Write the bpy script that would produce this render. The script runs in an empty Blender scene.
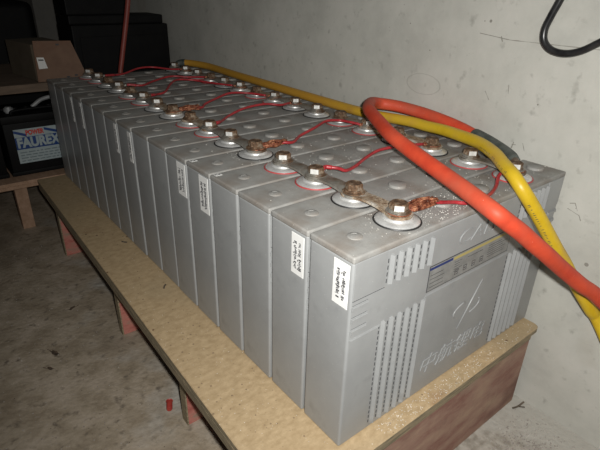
import bpy, bmesh, math, random
from mathutils import Vector, Matrix
random.seed(7)
S = bpy.context.scene
C = S.collection

# ---------------------------------------------------------------- camera
cam_d = bpy.data.cameras.new('camera')
cam_d.sensor_width = 36.0
cam_d.lens = 489.77 / 600 * 36
cam_d.clip_start = 0.02
cam = bpy.data.objects.new('camera', cam_d)
C.objects.link(cam)
cam.location = (-0.2999, -0.28342, 0.49825)
cam.rotation_euler = (1.11319878, -0.0250781519, -0.671094226)
S.camera = cam

# ---------------------------------------------------------------- world, flash, exposure
w = bpy.data.worlds.new('world')
S.world = w
w.use_nodes = True
w.node_tree.nodes['Background'].inputs[0].default_value = (1.0, 0.97, 0.92, 1)
w.node_tree.nodes['Background'].inputs[1].default_value = 0.03
fl = bpy.data.lights.new('camera_flash', 'SPOT')
fl.energy = 29.0
fl.spot_size = math.radians(126)
fl.spot_blend = 1.0
fl.shadow_soft_size = 0.010
fl.color = (1.0, 0.985, 0.95)
flo = bpy.data.objects.new('camera_flash', fl)
C.objects.link(flo)
flo.location = (-0.279, -0.303, 0.521)
flo.rotation_euler = (Vector((0.30, 0.16, 0.14)) - Vector(flo.location)).to_track_quat('-Z', 'Y').to_euler()
S.view_settings.view_transform = 'Standard'
S.view_settings.look = 'None'
S.view_settings.exposure = 0.0
S.view_settings.gamma = 1.0
S.view_settings.use_curve_mapping = False

# ---------------------------------------------------------------- materials
def mat(name, cols, rough=0.6, metal=0.0, scale=20, detail=6, bump=0.0, bscale=120, specks=None, stretch=None, coords='Object',
        mid=(0.35, 0.65), spec=0.5, second=None):
    """cols: list of linear colours mixed by noise; specks: (colour, scale, size); second: (colour, scale, lo, hi) a broad stain"""
    m = bpy.data.materials.new(name)
    m.use_nodes = True
    nt = m.node_tree
    N, L = nt.nodes, nt.links
    b = N['Principled BSDF']
    b.inputs['Roughness'].default_value = rough
    b.inputs['Metallic'].default_value = metal
    b.inputs['Specular IOR Level'].default_value = spec
    tc = N.new('ShaderNodeTexCoord')
    src = tc.outputs[coords]
    if stretch:
        mp = N.new('ShaderNodeMapping')
        mp.inputs['Scale'].default_value = stretch
        L.new(src, mp.inputs['Vector'])
        src = mp.outputs[0]
    if len(cols) == 1:
        rgb = N.new('ShaderNodeRGB')
        rgb.outputs[0].default_value = (*cols[0], 1)
        out = rgb.outputs[0]
    else:
        nz = N.new('ShaderNodeTexNoise')
        nz.inputs['Scale'].default_value = scale
        nz.inputs['Detail'].default_value = detail
        nz.inputs['Roughness'].default_value = 0.65
        L.new(src, nz.inputs['Vector'])
        cr = N.new('ShaderNodeValToRGB')
        e = cr.color_ramp.elements
        e[0].position, e[1].position = mid
        e[0].color, e[1].color = (*cols[0], 1), (*cols[-1], 1)
        for i, c in enumerate(cols[1:-1]):
            q = e.new(mid[0] + (mid[1] - mid[0]) * (i + 1) / (len(cols) - 1))
            q.color = (*c, 1)
        L.new(nz.outputs['Fac'], cr.inputs[0])
        out = cr.outputs[0]
    def mixin(col, fac):
        nonlocal out
        mx = N.new('ShaderNodeMix')
        mx.data_type = 'RGBA'
        L.new(fac, mx.inputs[0])
        L.new(out, mx.inputs[6])
        mx.inputs[7].default_value = (*col, 1)
        out = mx.outputs[2]
    if second:
        for (col, sc, lo, hi) in (second if isinstance(second, list) else [second]):
            n2 = N.new('ShaderNodeTexNoise')
            n2.inputs['Scale'].default_value = sc
            n2.inputs['Detail'].default_value = 5
            L.new(tc.outputs[coords], n2.inputs['Vector'])
            mr = N.new('ShaderNodeMapRange')
            mr.inputs[1].default_value, mr.inputs[2].default_value = lo, hi
            L.new(n2.outputs['Fac'], mr.inputs[0])
            mixin(col, mr.outputs[0])
    if specks:
        for (col, sc, size) in (specks if isinstance(specks, list) else [specks]):
            v = N.new('ShaderNodeTexVoronoi')
            v.inputs['Scale'].default_value = sc
            L.new(tc.outputs[coords], v.inputs['Vector'])
            sp = N.new('ShaderNodeSeparateColor')
            L.new(v.outputs['Color'], sp.inputs[0])
            th = N.new('ShaderNodeMath'); th.operation = 'MULTIPLY'
            L.new(sp.outputs[0], th.inputs[0]); th.inputs[1].default_value = size
            sb = N.new('ShaderNodeMath'); sb.operation = 'SUBTRACT'
            L.new(th.outputs[0], sb.inputs[0]); sb.inputs[1].default_value = size * 0.55
            lt = N.new('ShaderNodeMath'); lt.operation = 'LESS_THAN'
            L.new(v.outputs['Distance'], lt.inputs[0]); L.new(sb.outputs[0], lt.inputs[1])
            mixin(col, lt.outputs[0])
    L.new(out, b.inputs['Base Color'])
    if bump:
        n3 = N.new('ShaderNodeTexNoise')
        n3.inputs['Scale'].default_value = bscale
        n3.inputs['Detail'].default_value = 4
        L.new(tc.outputs[coords], n3.inputs['Vector'])
        bp = N.new('ShaderNodeBump')
        bp.inputs['Strength'].default_value = bump
        bp.inputs['Distance'].default_value = 0.002
        L.new(n3.outputs['Fac'], bp.inputs['Height'])
        L.new(bp.outputs[0], b.inputs['Normal'])
    m['out'] = 1
    return m

M = {}
M['case'] = mat('battery_plastic', [(0.262, 0.268, 0.268), (0.305, 0.312, 0.310)], rough=0.37, scale=14, bump=0.05, bscale=300,
                second=((0.21, 0.215, 0.215), 30, 0.6, 0.8), specks=((0.5, 0.5, 0.48), 240, 0.22))
M['lid'] = mat('dusty_lid_plastic', [(0.24, 0.237, 0.224), (0.325, 0.32, 0.302)], rough=0.6, scale=26, bump=0.2, bscale=500, coords='Object',
               second=((0.19, 0.155, 0.125), 22, 0.47, 0.78), specks=[((0.75, 0.74, 0.7), 260, 0.26), ((0.12, 0.09, 0.07), 330, 0.24)])
M['recess_shade'] = mat('painted_recess_shade', [(0.05, 0.052, 0.055)], rough=0.8)  # dark colour standing in for shade in gaps and steps of the moulding
M['alu'] = mat('aluminium', [(0.5, 0.5, 0.49), (0.74, 0.74, 0.72)], rough=0.4, metal=0.45, scale=60, bump=0.25, bscale=250,
               second=((0.4, 0.36, 0.32), 60, 0.55, 0.75))
M['glint_steel'] = mat('steel_with_painted_glint', [(0.6, 0.6, 0.57), (0.85, 0.85, 0.82)], rough=0.42, metal=0.35, scale=90, bump=0.2, bscale=200)
M['rust'] = mat('rusty_metal', [(0.05, 0.028, 0.015), (0.15, 0.085, 0.045), (0.34, 0.28, 0.21)], rough=0.7, metal=0.25, scale=110, bump=0.9, bscale=420)
M['strap'] = mat('tarnished_strap', [(0.20, 0.185, 0.155), (0.40, 0.385, 0.35)], rough=0.45, metal=0.5, scale=60, bump=0.4, bscale=300,
                 second=((0.15, 0.095, 0.06), 32, 0.48, 0.62))
M['ruststrap'] = mat('rusted_strap', [(0.16, 0.09, 0.05), (0.34, 0.26, 0.18), (0.5, 0.46, 0.4)], rough=0.7, metal=0.3, scale=90, bump=1.0, bscale=420,
                     specks=((0.8, 0.78, 0.7), 420, 0.3))
M['copper'] = mat('corroded_copper', [(0.07, 0.015, 0.008), (0.28, 0.09, 0.045), (0.50, 0.24, 0.13)], rough=0.5, metal=0.4, scale=160, bump=0.7, bscale=420,
                  specks=((0.8, 0.74, 0.62), 380, 0.28))
M['blackrubber'] = mat('black_seal', [(0.02, 0.02, 0.02)], rough=0.5)
M['redrubber'] = mat('red_seal', [(0.42, 0.06, 0.06)], rough=0.45)
M['white'] = mat('white_sticker', [(0.74, 0.74, 0.72), (0.80, 0.80, 0.78)], rough=0.5, scale=40)
M['ink'] = mat('black_ink', [(0.05, 0.05, 0.055)], rough=0.5)
M['silver'] = mat('silver_label', [(0.22, 0.225, 0.22), (0.32, 0.325, 0.315)], rough=0.4, metal=0.2, scale=60)
M['blueink'] = mat('blue_ink', [(0.012, 0.03, 0.14)], rough=0.4)
M['yellowink'] = mat('ochre_ink', [(0.42, 0.35, 0.13)], rough=0.4)
M['redwire'] = mat('red_wire', [(0.27, 0.016, 0.022), (0.40, 0.035, 0.042)], rough=0.35, scale=90)
M['orange'] = mat('orange_rubber', [(0.52, 0.052, 0.023), (0.64, 0.076, 0.031)], rough=0.55, scale=30, bump=0.1, bscale=200, spec=0.35,
                  second=((0.40, 0.11, 0.065), 9, 0.5, 0.75), specks=((0.8, 0.6, 0.5), 260, 0.16))
M['yellow'] = mat('yellow_rubber', [(0.54, 0.36, 0.012), (0.66, 0.46, 0.03)], rough=0.42, scale=24, bump=0.1, bscale=200,
                  second=((0.42, 0.24, 0.05), 24, 0.52, 0.8))
M['blackcable'] = mat('black_cable_rubber', [(0.012, 0.012, 0.013), (0.03, 0.03, 0.03)], rough=0.3, scale=60)
M['shrink'] = mat('dark_heat_shrink', [(0.035, 0.045, 0.04), (0.09, 0.10, 0.09)], rough=0.5, scale=70, bump=0.4, bscale=200)
M['dullred'] = mat('dull_red_rubber', [(0.20, 0.035, 0.025), (0.26, 0.055, 0.04)], rough=0.5, scale=30)
M['ply'] = mat('raw_plywood', [(0.37, 0.265, 0.145), (0.43, 0.315, 0.18), (0.49, 0.365, 0.215)], rough=0.75, scale=70, stretch=(1.0, 1.6, 1.0), bump=0.25, bscale=200,
               second=[((0.27, 0.15, 0.075), 9, 0.64, 0.8), ((0.36, 0.28, 0.17), 4, 0.5, 0.7)], specks=[((0.14, 0.08, 0.04), 60, 0.30), ((0.10, 0.06, 0.03), 26, 0.16), ((0.24, 0.17, 0.10), 140, 0.5), ((0.85, 0.8, 0.7), 190, 0.24), ((0.25, 0.16, 0.08), 260, 0.3)])
M['plyedge'] = mat('plywood_edge', [(0.14, 0.12, 0.075), (0.27, 0.22, 0.14), (0.36, 0.28, 0.17)], rough=0.8, scale=30, stretch=(1, 1, 14), bump=0.4, bscale=150)
M['redply'] = mat('red_formwork_board', [(0.25, 0.12, 0.09), (0.33, 0.20, 0.15), (0.40, 0.27, 0.19)], rough=0.75, scale=12, stretch=(1, 1, 3), bump=0.3, bscale=120,
                  second=[((0.16, 0.075, 0.055), 10, 0.52, 0.7), ((0.30, 0.27, 0.19), 6, 0.58, 0.75)], specks=((0.5, 0.4, 0.33), 200, 0.2))
M['redpaint'] = mat('faded_red_board', [(0.36, 0.10, 0.08), (0.50, 0.19, 0.15), (0.34, 0.22, 0.16)], rough=0.8, scale=22, stretch=(1, 1, 2.5), bump=0.4, bscale=150)
M['wood'] = mat('pale_pine', [(0.34, 0.21, 0.13), (0.48, 0.31, 0.21)], rough=0.75, scale=10, stretch=(6, 1, 6), bump=0.3, bscale=120)
M['darkwood'] = mat('old_wood', [(0.12, 0.085, 0.06), (0.19, 0.135, 0.095)], rough=0.8, scale=10, stretch=(1, 6, 6), bump=0.3, bscale=120)
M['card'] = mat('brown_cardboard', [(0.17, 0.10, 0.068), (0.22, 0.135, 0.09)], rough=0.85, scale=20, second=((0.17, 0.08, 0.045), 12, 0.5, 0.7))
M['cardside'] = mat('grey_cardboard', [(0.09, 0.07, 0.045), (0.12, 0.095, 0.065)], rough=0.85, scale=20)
M['blackplastic'] = mat('black_plastic', [(0.003, 0.003, 0.0032), (0.006, 0.006, 0.006)], rough=0.6, scale=30, spec=0.2)
M['lead'] = mat('dull_lead', [(0.35, 0.36, 0.36), (0.5, 0.5, 0.5)], rough=0.5, metal=0.3, scale=50)
M['labelblue'] = mat('label_blue', [(0.02, 0.06, 0.22)], rough=0.35)
M['labelpale'] = mat('label_pale', [(0.36, 0.44, 0.46), (0.44, 0.51, 0.52)], rough=0.35, scale=60)
M['labelgrey'] = mat('label_grey_ink', [(0.20, 0.25, 0.27)], rough=0.35)
M['labelred'] = mat('label_red', [(0.6, 0.05, 0.03)], rough=0.35)
M['leaf'] = mat('dry_leaf', [(0.05, 0.035, 0.025), (0.12, 0.08, 0.05)], rough=0.9, scale=60)
M['redcap'] = mat('red_plastic_cap', [(0.30, 0.03, 0.025), (0.42, 0.06, 0.04)], rough=0.5, scale=60)
M['grit'] = mat('pale_grit', [(0.35, 0.33, 0.29), (0.8, 0.78, 0.72)], rough=0.8, scale=90)
M['pebble'] = mat('grey_grit', [(0.20, 0.17, 0.15), (0.45, 0.42, 0.38)], rough=0.9, scale=60)
M['stick'] = mat('dark_twig', [(0.06, 0.05, 0.035), (0.14, 0.11, 0.08)], rough=0.9, scale=60)
M['pillar'] = mat('grey_render', [(0.16, 0.155, 0.14), (0.22, 0.21, 0.19)], rough=0.9, scale=10, bump=0.3)
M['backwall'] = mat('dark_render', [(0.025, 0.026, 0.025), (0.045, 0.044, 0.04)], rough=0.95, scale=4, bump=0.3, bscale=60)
M['floor'] = mat('dirty_concrete', [(0.27, 0.215, 0.15), (0.37, 0.305, 0.225), (0.46, 0.385, 0.30)], rough=0.9, scale=22, detail=10, bump=0.9, bscale=110,
                 second=[((0.20, 0.16, 0.115), 3.2, 0.52, 0.7), ((0.16, 0.13, 0.095), 60, 0.58, 0.74)],
                 specks=[((0.45, 0.42, 0.37), 95, 0.22), ((0.05, 0.04, 0.03), 120, 0.26), ((0.55, 0.52, 0.48), 210, 0.2)])
M['wall'] = mat('pale_plaster', [(0.415, 0.41, 0.37), (0.47, 0.465, 0.42), (0.51, 0.50, 0.455)], rough=0.85, scale=9, detail=8, bump=0.25, bscale=70,
                second=[((0.40, 0.36, 0.30), 6, 0.62, 0.85), ((0.33, 0.325, 0.29), 60, 0.62, 0.78)], specks=((0.2, 0.18, 0.15), 45, 0.12), coords='Object')

def scratch_mask(m, segs, rings, spots, col=(0.24, 0.23, 0.20)):
    """thin scratches, a ring stain and small holes on the wall (object coords = y, z in metres)"""
    nt = m.node_tree; N, L = nt.nodes, nt.links
    b = N['Principled BSDF']
    tc = N.new('ShaderNodeTexCoord')
    sx = N.new('ShaderNodeSeparateXYZ'); L.new(tc.outputs['Object'], sx.inputs[0])
    cb = N.new('ShaderNodeCombineXYZ'); L.new(sx.outputs[1], cb.inputs[0]); L.new(sx.outputs[2], cb.inputs[1])
    nz = N.new('ShaderNodeTexNoise'); nz.inputs['Scale'].default_value = 60; L.new(cb.outputs[0], nz.inputs['Vector'])
    def mth(op, a, bb=None):
        n = N.new('ShaderNodeMath'); n.operation = op
        for i, x in enumerate((a, bb)):
            if x is None: continue
            if isinstance(x, (int, float)): n.inputs[i].default_value = x
            else: L.new(x, n.inputs[i])
        return n.outputs[0]
    def vm(op, a, bb=None):
        n = N.new('ShaderNodeVectorMath'); n.operation = op
        for i, x in enumerate((a, bb)):
            if x is None: continue
            if isinstance(x, tuple): n.inputs[i].default_value = x
            else: L.new(x, n.inputs[i])
        return n
    wob = mth('MULTIPLY', mth('SUBTRACT', nz.outputs['Fac'], 0.5), 0.0016)
    tot = None
    def add(f):
        nonlocal tot
        tot = f if tot is None else mth('MAXIMUM', tot, f)
    for (a, c, r) in segs:
        d = vm('SUBTRACT', cb.outputs[0], (a[0], a[1], 0)).outputs[0]
        ab = (c[0] - a[0], c[1] - a[1], 0)
        l2 = ab[0] ** 2 + ab[1] ** 2
        t = mth('DIVIDE', vm('DOT_PRODUCT', d, ab).outputs['Value'], l2)
        t = mth('MINIMUM', mth('MAXIMUM', t, 0.0), 1.0)
        sc = N.new('ShaderNodeVectorMath'); sc.operation = 'SCALE'
        sc.inputs[0].default_value = ab; L.new(t, sc.inputs['Scale'])
        ds = vm('LENGTH', vm('SUBTRACT', d, sc.outputs[0]).outputs[0]).outputs['Value']
        add(mth('LESS_THAN', mth('ADD', ds, wob), r))
    for (a, r, wd) in rings:
        ds = vm('LENGTH', vm('MULTIPLY', vm('SUBTRACT', cb.outputs[0], (a[0], a[1], 0)).outputs[0], (0.5, 1.05, 0)).outputs[0]).outputs['Value']
        add(mth('MULTIPLY', mth('LESS_THAN', mth('ABSOLUTE', mth('ADD', mth('SUBTRACT', ds, r), wob)), wd), 0.35))
    for (a, r) in spots:
        ds = vm('LENGTH', vm('SUBTRACT', cb.outputs[0], (a[0], a[1], 0)).outputs[0]).outputs['Value']
        add(mth('LESS_THAN', mth('ADD', ds, wob), r))
    src = b.inputs['Base Color'].links[0].from_socket
    mx = N.new('ShaderNodeMix'); mx.data_type = 'RGBA'
    L.new(tot, mx.inputs[0]); L.new(src, mx.inputs[6]); mx.inputs[7].default_value = (*col, 1)
    L.new(mx.outputs[2], b.inputs['Base Color'])
scratch_mask(M['wall'],
             [((0.188, 0.4356), (0.135, 0.430), 0.0005), ((0.135, 0.430), (0.0, 0.4295), 0.0004), ((0.150, 0.4335), (0.147, 0.427), 0.0008),
              ((-0.013, 0.214), (-0.020, 0.2165), 0.0006), ((-0.020, 0.2165), (-0.026, 0.206), 0.0005), ((-0.012, 0.205), (-0.030, 0.200), 0.0006), ((-0.030, 0.2), (-0.034, 0.193), 0.0006),
              ((0.094, 0.281), (0.096, 0.272), 0.0009), ((0.096, 0.277), (0.090, 0.278), 0.0006), ((0.079, 0.283), (0.074, 0.272), 0.0005),
              ((1.465, 0.30), (1.44, 0.303), 0.001), ((0.16, 0.35), (0.151, 0.338), 0.0006), ((0.122, 0.365), (0.120, 0.352), 0.0006)],
             [((0.285, 0.3417), 0.0185, 0.0007)],
             [((0.1725, 0.4542), 0.0022), ((0.183, 0.4535), 0.0011), ((0.33, 0.44), 0.001), ((0.28, 0.40), 0.0013), ((-0.06, 0.13), 0.003), ((0.07, 0.345), 0.0012)])

def pale_zone(m):
    """plaster dust trodden into the concrete near the bench and the wall"""
    nt = m.node_tree; N, L = nt.nodes, nt.links
    b = N['Principled BSDF']; tc = N.new('ShaderNodeTexCoord'); sx = N.new('ShaderNodeSeparateXYZ'); L.new(tc.outputs['Object'], sx.inputs[0])
    nz = N.new('ShaderNodeTexNoise'); nz.inputs['Scale'].default_value = 11; nz.inputs['Detail'].default_value = 7; L.new(tc.outputs['Object'], nz.inputs['Vector'])
    def mth(op, a, c, e=None):
        n = N.new('ShaderNodeMath'); n.operation = op
        for i, x in enumerate((a, c, e)):
            if x is None: continue
            if isinstance(x, (int, float)): n.inputs[i].default_value = x
            else: L.new(x, n.inputs[i])
        return n.outputs[0]
    f = mth('MULTIPLY_ADD', sx.outputs[0], 5.0, 0.72)
    f = mth('SUBTRACT', f, mth('MULTIPLY', sx.outputs[1], 0.55))
    f = mth('ADD', f, mth('MULTIPLY', mth('SUBTRACT', nz.outputs['Fac'], 0.5), 2.6))
    mr = N.new('ShaderNodeMapRange'); mr.inputs[1].default_value = 0.0; mr.inputs[2].default_value = 0.6; mr.inputs[4].default_value = 0.85
    L.new(f, mr.inputs[0])
    src = b.inputs['Base Color'].links[0].from_socket
    mx = N.new('ShaderNodeMix'); mx.data_type = 'RGBA'
    n2 = N.new('ShaderNodeTexNoise'); n2.inputs['Scale'].default_value = 70; n2.inputs['Detail'].default_value = 8; L.new(tc.outputs['Object'], n2.inputs['Vector'])
    cr = N.new('ShaderNodeValToRGB'); cr.color_ramp.elements[0].position = .38; cr.color_ramp.elements[1].position = .6
    cr.color_ramp.elements[0].color = (0.26, 0.24, 0.205, 1); cr.color_ramp.elements[1].color = (0.42, 0.40, 0.355, 1)
    L.new(n2.outputs['Fac'], cr.inputs[0])
    L.new(mr.outputs[0], mx.inputs[0]); L.new(src, mx.inputs[6]); L.new(cr.outputs[0], mx.inputs[7])
    # fallen plaster lies thickest at the foot of the wall
    wf = mth('ADD', mth('MULTIPLY_ADD', sx.outputs[0], 5.5, -1.75), mth('MULTIPLY', mth('SUBTRACT', nz.outputs['Fac'], 0.5), 2.4))
    m3 = N.new('ShaderNodeMapRange'); m3.inputs[1].default_value = 0.0; m3.inputs[2].default_value = 0.45; L.new(wf, m3.inputs[0])
    m4 = N.new('ShaderNodeMix'); m4.data_type = 'RGBA'
    L.new(m3.outputs[0], m4.inputs[0]); L.new(mx.outputs[2], m4.inputs[6]); m4.inputs[7].default_value = (0.44, 0.425, 0.38, 1)
    L.new(m4.outputs[2], b.inputs['Base Color'])
pale_zone(M['floor'])

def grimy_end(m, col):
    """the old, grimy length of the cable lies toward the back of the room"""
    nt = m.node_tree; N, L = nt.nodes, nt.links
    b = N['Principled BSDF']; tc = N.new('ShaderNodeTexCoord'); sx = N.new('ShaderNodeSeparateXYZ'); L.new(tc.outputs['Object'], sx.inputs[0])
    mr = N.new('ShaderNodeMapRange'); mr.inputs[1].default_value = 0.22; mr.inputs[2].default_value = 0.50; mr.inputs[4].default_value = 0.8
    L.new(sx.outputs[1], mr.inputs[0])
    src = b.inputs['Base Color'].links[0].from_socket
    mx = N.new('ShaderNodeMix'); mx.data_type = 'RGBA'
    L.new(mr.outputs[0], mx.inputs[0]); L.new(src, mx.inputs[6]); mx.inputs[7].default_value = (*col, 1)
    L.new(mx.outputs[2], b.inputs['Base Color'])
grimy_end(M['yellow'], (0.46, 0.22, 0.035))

# ---------------------------------------------------------------- mesh helpers
def link(name, bm, mats, parent=None, loc=None, smooth=False):
    me = bpy.data.meshes.new(name)
    bm.normal_update()
    bm.to_mesh(me); bm.free()
    for m in (mats if isinstance(mats, (list, tuple)) else [mats]): me.materials.append(m)
    if smooth:
        for f in me.polygons: f.use_smooth = True
    o = bpy.data.objects.new(name, me)
    C.objects.link(o)
    if parent is not None: o.parent = parent
    if loc: o.location = loc
    return o
def autosmooth(o, ang=35):
    me = o.data
    for f in me.polygons: f.use_smooth = True
    me.set_sharp_from_angle(angle=math.radians(ang))
    return o
def empty(name, loc, label, cat, group=None):
    o = bpy.data.objects.new(name, None)
    o.empty_display_size = 0.02
    C.objects.link(o); o.location = loc
    return tag(o, label, cat, group)
def tag(o, label=None, cat=None, group=None, kind=None):
    if label: o['label'] = label
    if cat: o['category'] = cat
    if group: o['group'] = group
    if kind: o['kind'] = kind
    return o
def box(bm, x0, x1, y0, y1, z0, z1, bev=0.0, seg=2, mi=0, rot=None, piv=None):
    t = bmesh.new()
    bmesh.ops.create_cube(t, size=1)
    for v in t.verts:
        v.co = Vector(((x0 + x1) / 2 + v.co.x * (x1 - x0), (y0 + y1) / 2 + v.co.y * (y1 - y0), (z0 + z1) / 2 + v.co.z * (z1 - z0)))
    if bev: bmesh.ops.bevel(t, geom=t.edges[:], offset=bev, segments=seg, profile=0.6, affect='EDGES')
    if rot is not None:
        bmesh.ops.rotate(t, verts=t.verts, cent=piv or (0, 0, 0), matrix=rot)
    merge(bm, t, mi)
def merge(bm, t, mi=0):
    t.verts.index_update()
    vs = [bm.verts.new(v.co) for v in t.verts]
    for f in t.faces:
        try:
            nf = bm.faces.new([vs[v.index] for v in f.verts]); nf.material_index = mi; nf.smooth = f.smooth
        except ValueError: pass
    t.free()
def lathe(bm, prof, seg=32, c=(0, 0, 0), mi=0):
    """prof: (r, z) from top centre to bottom"""
    t = bmesh.new()
    rings = []
    for r, z in prof:
        if r < 1e-6: rings.append([t.verts.new((c[0], c[1], c[2] + z))])
        else: rings.append([t.verts.new((c[0] + r * math.cos(2 * math.pi * i / seg), c[1] + r * math.sin(2 * math.pi * i / seg), c[2] + z)) for i in range(seg)])
    for a, b in zip(rings, rings[1:]):
        for i in range(seg):
            j = (i + 1) % seg
            if len(a) == 1 and len(b) > 1: t.faces.new((a[0], b[i], b[j]))
            elif len(b) == 1 and len(a) > 1: t.faces.new((a[i], b[0], a[j]))
            elif len(a) > 1: t.faces.new((a[i], b[i], b[j], a[j]))
    merge(bm, t, mi)
def crom(pts, n=8):
    pts = [Vector(p) for p in pts]
    P = [2 * pts[0] - pts[1]] + pts + [2 * pts[-1] - pts[-2]]
    out = []
    for i in range(1, len(P) - 2):
        for k in range(n):
            t = k / n
            a, b, c, d = P[i - 1], P[i], P[i + 1], P[i + 2]
            out.append(0.5 * ((2 * b) + (c - a) * t + (2 * a - 5 * b + 4 * c - d) * t * t + (3 * b - a - 3 * c + d) * t ** 3))
    out.append(pts[-1])
    return out
def tube(bm, pts, r, seg=12, mi=0, spline=8, cap=True):
    path = crom(pts, spline) if spline else [Vector(p) for p in pts]
    n = len(path)
    rr = r if callable(r) else (lambda t: r)
    tan = [(path[min(i + 1, n - 1)] - path[max(i - 1, 0)]).normalized() for i in range(n)]
    u = tan[0].cross(Vector((0, 0, 1)))
    if u.length < 1e-3: u = Vector((1, 0, 0))
    u.normalize()
    rings = []
    t = bmesh.new()
    for i in range(n):
        if i: u = (u - tan[i] * u.dot(tan[i])).normalized()
        v = tan[i].cross(u)
        q = rr(i / (n - 1))
        rings.append([t.verts.new(path[i] + (u * math.cos(2 * math.pi * k / seg) + v * math.sin(2 * math.pi * k / seg)) * q) for k in range(seg)])
    for a, b in zip(rings, rings[1:]):
        for k in range(seg):
            j = (k + 1) % seg
            f = t.faces.new((a[k], a[j], b[j], b[k])); f.smooth = True
    if cap:
        t.faces.new(rings[0][::-1]); t.faces.new(rings[-1])
    bmesh.ops.recalc_face_normals(t, faces=t.faces)
    merge(bm, t, mi)
    return path
def text_mesh(body, size, depth=0.0, shear=0.0, bold=0.0):
    c = bpy.data.curves.new('lettering', 'FONT')
    c.body = body; c.size = size; c.extrude = depth; c.shear = shear; c.offset = bold
    c.align_x = 'CENTER'; c.align_y = 'CENTER'
    o = bpy.data.objects.new('lettering_source', c)
    C.objects.link(o)
    dg = bpy.context.evaluated_depsgraph_get()
    me = bpy.data.meshes.new_from_object(o.evaluated_get(dg))
    bpy.data.objects.remove(o)
    bpy.data.curves.remove(c)
    return me
def put_text(bm, body, size, centre, ux, uz, wscale=1.0, hscale=1.0, depth=0.0, shear=0.0, mi=0, bold=0.0, width=None):
    """text in the plane spanned by ux (reading direction) and uz (up)"""
    me = text_mesh(body, size, depth, shear, bold)
    ux, uz, c = Vector(ux), Vector(uz), Vector(centre)
    un = ux.cross(uz)
    if width:
        xs = [v.co.x for v in me.vertices]; wscale = width / (max(xs) - min(xs))
        off = (max(xs) + min(xs)) / 2
    else: off = 0
    vs = [bm.verts.new(c + ux * (v.co.x - off) * wscale + uz * v.co.y * hscale + un * v.co.z) for v in me.vertices]
    for p in me.polygons:
        try: f = bm.faces.new([vs[i] for i in p.vertices]); f.material_index = mi
        except ValueError: pass
    bpy.data.meshes.remove(me)

# ---------------------------------------------------------------- the setting
ZF = -0.17          # floor level; the bench top is z = 0
W, D, H = 0.4295, 0.071, 0.2623
WX = 0.440          # the plaster wall's face
b = bmesh.new(); box(b, -2.2, WX + 0.12, -1.5, 2.7, ZF - 0.08, ZF)
tag(link('floor', b, M['floor']), kind='structure')
b = bmesh.new(); box(b, WX, WX + 0.12, -1.5, 2.6, ZF, 2.0)
tag(link('wall_right', b, M['wall']), kind='structure')
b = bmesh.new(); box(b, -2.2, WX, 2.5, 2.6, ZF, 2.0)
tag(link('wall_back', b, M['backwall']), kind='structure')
# a grooved grey pillar seen past the shelf
b = bmesh.new()
box(b, 0.165, 0.2385, 1.90, 2.2, ZF, 1.6, bev=0.004)
box(b, 0.243, 0.325, 1.905, 2.2, ZF, 1.6, bev=0.004)
box(b, 0.236, 0.246, 1.925, 2.19, ZF, 1.6)
tag(link('wall_pillar', b, M['pillar']), kind='structure')

# ---------------------------------------------------------------- bench under the row
bench = empty('wooden_bench', (0.165, 0.56, ZF), 'long low plywood bench carrying the row of grey batteries along the plaster wall', 'bench')
def child(name, bm, m, par, smooth=False):
    o = link(name, bm, m, par, smooth=smooth)
    o.matrix_parent_inverse = Matrix.Translation(par.location).inverted()
    return o
def rounded_slab(bm, x0, x1, y0, y1, z0, z1, r, mi_top=0, mi_edge=1, taper=0.026):
    cs = []
    for (cx, cy, a0, rad) in ((x1 - r, y0 + r, -90, r), (x1 - .003, y1 - .003, 0, .003), (x0 + .003, y1 - .003, 90, .003), (x0 + .004, y0 + .004, 180, .004)):
        for k in range(7):
            a = math.radians(a0 + 90 * k / 6)
            cs.append((cx + rad * math.cos(a), cy + rad * math.sin(a)))
    # the sawn left edge runs slightly out of parallel with the wall
    cs = [(x + taper * (y - y0) / (y1 - y0) if x < (x0 + x1) / 2 else x, y) for x, y in cs]
    e = 0.0012
    cx, cy = (x0 + x1) / 2, (y0 + y1) / 2
    def ring(z, ins):
        return [bm.verts.new((x + (ins if x < cx else -ins), y + (ins if y < cy else -ins), z)) for x, y in cs]
    R = [ring(z1, e), ring(z1 - e, 0), ring(z0 + e, 0), ring(z0, e)]
    f = bm.faces.new(R[0]); f.material_index = mi_top
    f = bm.faces.new(R[-1][::-1]); f.material_index = mi_edge
    for i, (a, c) in enumerate(zip(R, R[1:])):
        for k in range(len(a)):
            j = (k + 1) % len(a)
            f = bm.faces.new((a[j], a[k], c[k], c[j])); f.material_index = mi_top if i == 0 else mi_edge
    bmesh.ops.recalc_face_normals(bm, faces=bm.faces)
b = bmesh.new()
rounded_slab(b, -0.0985, 0.4285, -0.0265, 1.1395, -0.0105, 0.0, 0.010)
child('bench_top', b, [M['ply'], M['plyedge']], bench)
b = bmesh.new()
rounded_slab(b, -0.0978, 0.4265, -0.0205, 1.139, -0.0290, -0.0110, 0.008)
child('lower_panel', b, [M['plyedge'], M['plyedge']], bench)
# front apron and the cross supports
b = bmesh.new(); box(b, -0.06, 0.4235, -0.0185, -0.0010, ZF, -0.0290, bev=0.0012)
child('cross_support', b, M['redply'], bench)
for y in (0.283, 0.575, 0.985):
    b = bmesh.new(); box(b, -0.066, 0.42, y, y + 0.018, ZF, -0.0290, bev=0.001)
    box(b, -0.0685, -0.0662, y - 0.0005, y + 0.018, ZF, -0.0291, mi=1)
    child('cross_support', b, [M['redpaint'], M['plyedge']], bench)

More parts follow.
